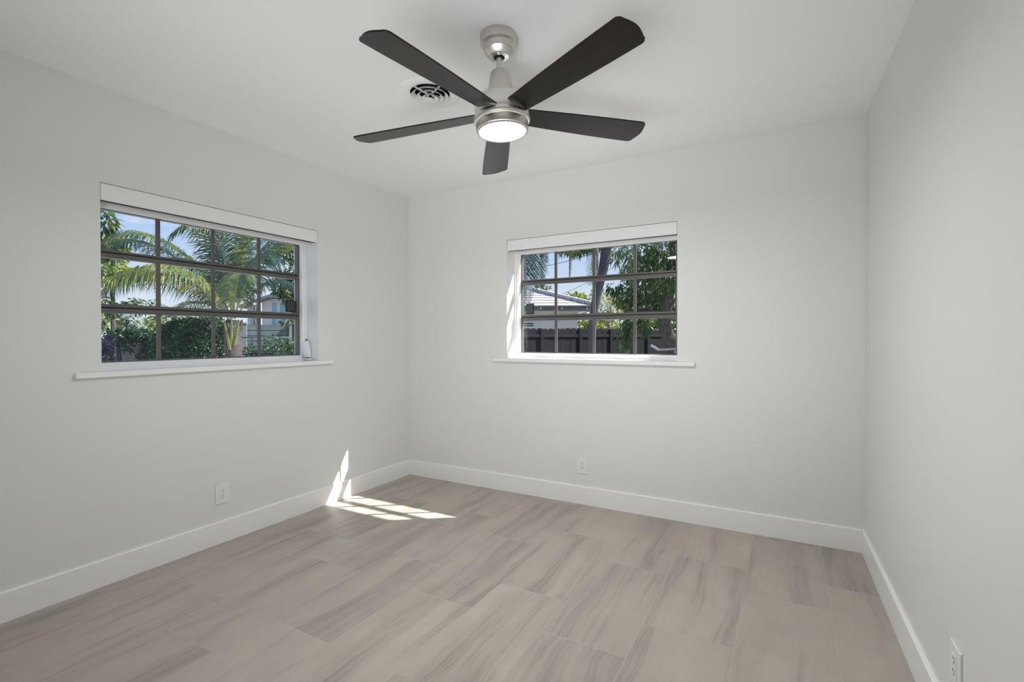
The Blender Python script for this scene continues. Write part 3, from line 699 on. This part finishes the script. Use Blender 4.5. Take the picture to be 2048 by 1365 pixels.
# neighbour behind the slatted fence
o_ = W(480, 690, 17.0); o_.z = GZ; hr = Vector((rt.x, rt.y, 0)).normalized(); hf = Vector((fw.x, fw.y, 0)).normalized()
hs = empty('neighbour_house', o_); tag(hs, 'white house with a low gable and blue panes behind the slatted fence', 'house')
s_ = 17.0 / F_PX
def hx(px): return hr * ((px - 480) * s_)
def hz(py): return Vector((0, 0, CAM.z + (674.8 - py) * s_ - GZ))
p = MB(); p.obox(hx(497), hx(680) - hx(497), hf * 5, hz(608)); p.build('wall', m_hwall, hs)
p = MB(); p.obox(hx(497) - hf * .06, hx(503) - hx(497), hf * .06, hz(608)); p.build('corner_trim', m_trimh, hs)
p = MB()
ra, rb, rc_ = hx(488) + hz(616), hx(545) + hz(596), hx(640) + hz(600)
p.obox(ra - hf * .3, rb - ra, hf * 6, Vector((0, 0, .10))); p.obox(rb - hf * .3, rc_ - rb, hf * 6, Vector((0, 0, .10))); p.build('roof', m_roofgrey, hs)
p = MB(); p.add([hx(497) - hf * .01 + hz(612), hx(545) - hf * .01 + hz(597), hx(680) - hf * .01 + hz(600), hx(680) - hf * .01 + hz(612)], [(0, 1, 2, 3)]); p.build('gable', m_hwall, hs)
for (x0, x1) in ((545, 556), (561, 572)):
    p = MB(); p.obox(hx(x0) - hf * .05 + hz(650), hx(x1) - hx(x0), hf * .05, hz(604) - hz(650)); f_ = p.build('window', m_trimh, hs)
    p = MB(); p.obox(hx(x0 + 1.2) - hf * .06 + hz(649), hx(x1 - 1.2) - hx(x0 + 1.2), hf * .01, hz(605) - hz(649)); p.build('pane', m_hglass, f_)
p = MB()
for x0 in (524, 530, 536): p.obox(hx(x0) - hf * .6, hx(x0 + 2) - hx(x0), hf * .12, hz(607))
p.build('porch_posts', mat('tan_post', (.45, .40, .36), .8), hs)

# house with the white tile roof beyond the back fence
DH = 16.0; s2 = DH / F_PX
o2 = W(1044, 690, DH); o2.z = GZ
h2 = empty('tile_roof_house', o2); tag(h2, 'white house with a pale tiled hip roof beyond the dark fence', 'house')
def gx(px): return hr * ((px - 1044) * s2)
def gz2(py): return Vector((0, 0, CAM.z + (674.8 - py) * s2 - GZ))
p = MB(); p.obox(gx(860) + hf * .55, gx(1160) - gx(860), hf * 7, gz2(617)); p.build('wall', m_hwall, h2)
p = MB(); p.obox(gx(860), gx(1185) - gx(860), hf * .05, gz2(613) - gz2(622)); p.v = [tuple(Vector(v) + gz2(622)) for v in p.v]; fa = p.build('fascia', m_fascia, h2)
p = MB(); p.obox(gx(1185) - hr * .05 + gz2(622), hr * .05, hf * 7.5, gz2(613) - gz2(622)); p.build('fascia', m_fascia, h2)
p = MB(); p.obox(gx(860) + gz2(621), gx(1185) - gx(860), hf * .6, Vector((0, 0, .03))); p.obox(gx(1160) + gz2(621), gx(1185) - gx(1160), hf * 7.5, Vector((0, 0, .03))); p.build('soffit', m_trimh, h2)
for px in (1080, 1122, 1173):
    p = MB(); p.obox(gx(px) - hf * .05 + gz2(619), hr * .05, hf * .05, Vector((0, 0, .05))); p.build('eave_light', m_trimh, h2)
# hip roof in stepped courses
eL, eR = gx(860) - hf * .05 + gz2(613), gx(1187) - hf * .05 + gz2(613)
apex = W(1066, 583, 18.2) - o2; apL = apex + hr * -8
nC = 6
p = MB()
for i in range(nC):
    t0, t1 = i / nC, (i + 1) / nC
    a0, a1 = eL.lerp(apL, t0), eR.lerp(apex, t0); b0_, b1_ = eL.lerp(apL, t1), eR.lerp(apex, t1); up_ = Vector((0, 0, .030))
    p.add([a0 + up_, a1 + up_, b1_ + up_ * .15, b0_ + up_ * .15, a0 - up_ * .4, a1 - up_ * .4], [(0, 1, 2, 3), (4, 5, 1, 0)])
eR2 = eR + hf * 8.2
p.add([eR, eR2, apex], [(0, 1, 2)])
p.build('roof', m_roof, h2)
p = MB(); pts_ = [eR.lerp(apex, k / 9) + Vector((0, 0, .06)) for k in range(10)]
for k in range(9): p.tube([pts_[k], pts_[k + 1] + Vector((0, 0, .02))], [.085, .065], 8)
p.build('hip_cap', m_roof, h2, smooth=True)
# shuttered window of that house
p = MB(); p.obox(gx(1030) + hf * .50 + gz2(657), gx(1079) - gx(1030), hf * .06, gz2(643.5) - gz2(657)); wf = p.build('window', m_trimh, h2)
p = MB()
for yy in (652.5, 648.0): p.obox(gx(1030) + hf * .49 + gz2(yy), gx(1068) - gx(1030), hf * .02, gz2(yy - 2.4) - gz2(yy))
p.build('shutter_gap', m_hdark, wf)

# --------------------------------------------------- dark picket fence outside the back window
m_pick = mat('dark_stained_wood', (.0055, .0050, .0095), .8, spec=.2, noise=.35, nscale=6, stretch=(3, 3, .5), bump=.4, bscale=40)
m_pick2 = mat('weathered_rail', (.012, .0095, .0135), .8, spec=.2, noise=.3)
A, B = W(1040, 656.5, 9.2), W(1360, 660.5, 11.7); ftop = A.z; A.z = B.z = GZ
A, B = A - (B - A) * .35, B + (B - A) * .35
fd2 = (B - A).normalized(); fn2 = Vector((fd2.y, -fd2.x, 0)); 
if fn2.dot(CAM - A) < 0: fn2 = -fn2
pf = empty('picket_fence', A); tag(pf, 'dark brown dog-eared board fence outside the back window', 'fence')
ln2 = (B - A).length; hF = ftop - GZ
bd = MB(); n_ = int(ln2 / .142)
for i in range(n_):
    x0 = i * .142 + random.uniform(0, .004); w_ = .136; h_ = hF + random.uniform(-.012, .012); o3 = fn2 * random.uniform(0, .008)
    q_ = [(0, 0), (w_, 0), (w_, h_ - .03), (w_ - .03, h_), (.03, h_), (0, h_ - .03)]
    P0 = [fd2 * (x0 + a) + Vector((0, 0, z)) + o3 for a, z in q_]; P1 = [v - fn2 * .016 for v in P0]
    bd.add(P0 + P1, [(0, 1, 2, 3, 4, 5), (11, 10, 9, 8, 7, 6)] + [(k, k + 6, (k + 1) % 6 + 6, (k + 1) % 6) for k in range(6)])
bd.build('board_panel', m_pick, pf)
for z_ in (hF - .17, .35):
    p = MB(); p.obox(Vector((0, 0, z_)) + fn2 * .008, fd2 * ln2, fn2 * .022, Vector((0, 0, .06))); p.build('fence_rail', m_pick2, pf)
for px in (1083, 1160, 1221, 1295):
    a_ = W(px, 690, 1) - CAM; # where that direction meets the fence line
    den = a_.x * fd2.y - a_.y * fd2.x; dd = A - CAM; t = (dd.x * fd2.y - dd.y * fd2.x) / den; q_ = CAM + a_ * t; s3 = (q_ - A).dot(fd2)
    p = MB(); p.obox(fd2 * (s3 - .045) + fn2 * .01, fd2 * .075, fn2 * .034, Vector((0, 0, hF - .012))); p.build('fence_post', m_pick, pf)

# --------------------------------------------------- slender palm crossing the back window
D2 = 6.6
ft = W(1183, 720, D2); ft.z = GZ
sp2 = empty('slender_palm', ft); tag(sp2, 'slender leaning palm trunk with drooping fronds in the back window', 'palm tree')
tr = [ft, W(1184, 700, D2), W(1186, 640, D2), W(1196, 580, D2), W(1208, 530, D2), W(1214, 478, D2), W(1217, 440, D2)]
p = MB(); p.tube(rel(sp2, cat(tr, 6)), [.05] * 7 + [.05 + .018 * k / 20 for k in range(20)] + [.068] * 10, 12); p.build('trunk', m_bark3, sp2, smooth=True)
def SF(pix, m_, LL=.42, **k): frond(sp2, rel(sp2, [W(*q_) for q_ in pix]), m_, LL, **k)
c_ = (1217, 446, D2)
SF([c_, (1207, 430, 6.5), (1192, 470, 6.4), (1183, 520, 6.35), (1180, 570, 6.3)], m_palmd, .19, sag=.5, step=.03)
SF([c_, (1235, 440, 6.6), (1252, 480, 6.7), (1262, 530, 6.8), (1265, 575, 6.8)], m_palmd, .34, sag=.5)
SF([c_, (1245, 410, 6.6), (1290, 430, 6.7), (1320, 490, 6.8)], m_palmd, .36, sag=.6)
SF([c_, (1190, 405, 6.6), (1150, 430, 6.7), (1128, 492, 6.7)], m_palmd, .30, sag=.6)
SF([c_, (1200, 470, 6.4), (1192, 510, 6.35), (1190, 560, 6.3), (1188, 590, 6.3)], m_dry, .10, sag=.5, w_=.02)
SF([c_, (1208, 395, 6.6), (1200, 330, 6.6), (1170, 290, 6.6)], m_palm, .36)
# neighbouring palm whose hanging fronds fill the upper left panes
ft = W(1050, 720, 7.4); ft.z = GZ
hp = empty('feather_palm', W(950, 720, 7.6).xy.to_3d() + Vector((0, 0, GZ))); tag(hp, 'palm with hanging blue-green fronds in the upper left panes of the back window', 'palm tree')
p = MB(); p.tube([Vector((0, 0, 0)), Vector((.05, .03, 1.5)), W(1000, 380, 7.6) - hp.location], [.11, .085, .07], 12); p.build('trunk', m_bark3, hp, smooth=True)
def HF(pix, m_, LL=.34, **k): frond(hp, rel(hp, [W(*q_) for q_ in pix]), m_, LL, **k)
hc = (1000, 385, 7.6)
HF([hc, (1040, 400, 7.2), (1056, 460, 6.9), (1060, 530, 6.7), (1056, 606, 6.6)], m_palmd, .36, sag=.5, stalk=.25, step=.022)
HF([hc, (1046, 395, 7.3), (1066, 440, 7.1), (1074, 500, 7.0), (1080, 570, 6.9)], m_palmd, .34, sag=.35, stalk=.25, step=.022)
HF([hc, (1055, 385, 7.4), (1085, 420, 7.4), (1096, 470, 7.4), (1094, 512, 7.4)], m_palm, .22, sag=.6, stalk=.3)
HF([hc, (1030, 420, 7.2), (1046, 500, 7.0), (1050, 590, 6.9), (1048, 640, 6.9)], m_palmd, .28, sag=.6, stalk=.3)
HF([hc, (1075, 370, 7.4), (1125, 410, 7.4), (1141, 470, 7.4), (1140, 520, 7.4), (1139, 556, 7.4)], m_dry, .17, sag=2.2, stalk=.50, w_=.035, step=.02)

# trees seen in the back window
fo = W(1353, 730, 8.2); fo.z = GZ
mg = tree('leaning_mango_tree', 'mango tree with a curved rough trunk at the right of the back window', 'tree',
     [(1335, 505, 8.3, (.36, .36, .26), 420), (1285, 515, 8.6, (.30, .3, .26), 330), (1345, 560, 8.0, (.30, .3, .22), 330), (1290, 575, 8.4, (.30, .3, .24), 330), (1310, 545, 8.8, (.45, .3, .3), 360),
      (1255, 592, 8.5, (.24, .24, .16), 220), (1232, 575, 8.6, (.14, .14, .10), 80), (1262, 540, 9.0, (.20, .2, .2), 130), (1340, 615, 8.3, (.28, .28, .16), 220), (1275, 618, 8.5, (.22, .2, .12), 150),
      (1253, 655, 8.0, (.075, .08, .16), 120), (1287, 650, 8.1, (.09, .08, .13), 120), (1250, 683, 7.9, (.07, .07, .07), 50), (1390, 540, 8.2, (.5, .5, .6), 400), (1330, 440, 8.4, (.8, .6, .4), 300), (1305, 600, 8.6, (.3, .3, .2), 200),
      (1150, 497, 8.8, (.26, .2, .06), 150), (1124, 496, 8.8, (.10, .12, .05), 40), (1182, 490, 8.8, (.2, .2, .09), 120), (1240, 500, 9, (.16, .2, .10), 70), (1232, 520, 9, (.08, .1, .06), 24)],
     m_mango, .12, .036, trunk=[(fo, .15), (W(1350, 705, 8.2), .115), (W(1336, 672, 8.2), .11), (W(1328, 643, 8.2), .105), (W(1334, 600, 8.2), .10), (W(1347, 530, 8.2), .075), (W(1345, 460, 8.2), .06)], m_b=m_bark2, hang=.9)
p = MB(); fl_ = mg.location
for br in ([(1336, 640, 8.2), (1310, 628, 8.25), (1292, 612, 8.3), (1275, 590, 8.4)], [(1338, 610, 8.2), (1318, 595, 8.3), (1308, 565, 8.4), (1296, 530, 8.5)], [(1345, 560, 8.2), (1330, 520, 8.3), (1300, 495, 8.5), (1240, 480, 8.8), (1150, 482, 8.8)], [(1300, 622, 8.3), (1268, 628, 8.2), (1254, 645, 8.1), (1252, 680, 8.0)]):
    c = cat([W(*q_) - fl_ for q_ in br], 5); p.tube(c, [.035 * (1 - .7 * i / len(c)) for i in range(len(c))], 6)
p.build('branch', m_bark2, mg, smooth=True)
tree('pale_leaf_tree', 'pale grey-leaved tree between the slender palm and the mango tree', 'tree', [(1215, 622, 15, (.50, .5, .42), 900), (1195, 590, 15.5, (.25, .3, .30), 160), (1235, 600, 15.2, (.3, .3, .25), 250)], m_pale, .10, .05, m_b=m_twig)
tree('backyard_tree', 'yellow-green bush just right of the tile roof house, above the fence', 'tree', [(1168, 645, 19, (.42, .4, .36), 420), (1190, 650, 19, (.3, .3, .3), 200)], m_yell, .14, .075)
tree('backyard_tree', 'low sunny yellow bush right of the slender palm, above the fence', 'tree', [(1215, 655, 17, (.5, .4, .20), 420), (1238, 660, 17, (.2, .3, .16), 120)], m_yell, .11, .06)
tree('backyard_tree', 'light green foliage behind the mango trunk, above the fence', 'tree', [(1290, 648, 17, (.55, .4, .30), 600), (1335, 640, 17, (.5, .4, .36), 500), (1300, 600, 18, (.8, .6, .6), 700), (1262, 625, 18, (.5, .5, .5), 400), (1360, 600, 18, (.7, .5, .8), 500)], m_far, .14, .07)
tree('rooftop_tree', 'round treetop behind the hip of the tiled roof', 'tree', [(1150, 598, 30, (.75, .6, .32), 380), (1172, 606, 30, (.5, .6, .25), 200)], m_yell, .24, .13)
tree('rooftop_tree', 'small dark treetop behind the left of the tiled roof', 'tree', [(1086, 578, 28, (.42, .4, .24), 130)], m_mango, .24, .09)
# utility wires
m_wire = mat('black_wire', (.03, .035, .045), .6)
for (a_, b_, lb) in (((1000, 545, 20), (1260, 478, 20), 'sagging black utility wire crossing the upper panes of the back window'), ((1060, 610, 26), (1240, 526, 26), 'thin utility wire slanting up from the tiled roof'), ((1040, 584, 26), (1260, 583, 26), 'level utility wire just above the tiled roof')):
    P = [W(*a_).lerp(W(*b_), k / 16) + Vector((0, 0, -.25 * (1 - (2 * k / 16 - 1) ** 2))) for k in range(17)]
    p = MB(); p.tube(P, .010, 6); o = p.build('utility_wire', m_wire); tag(o, lb, 'wire', 'utility wires over the back garden')
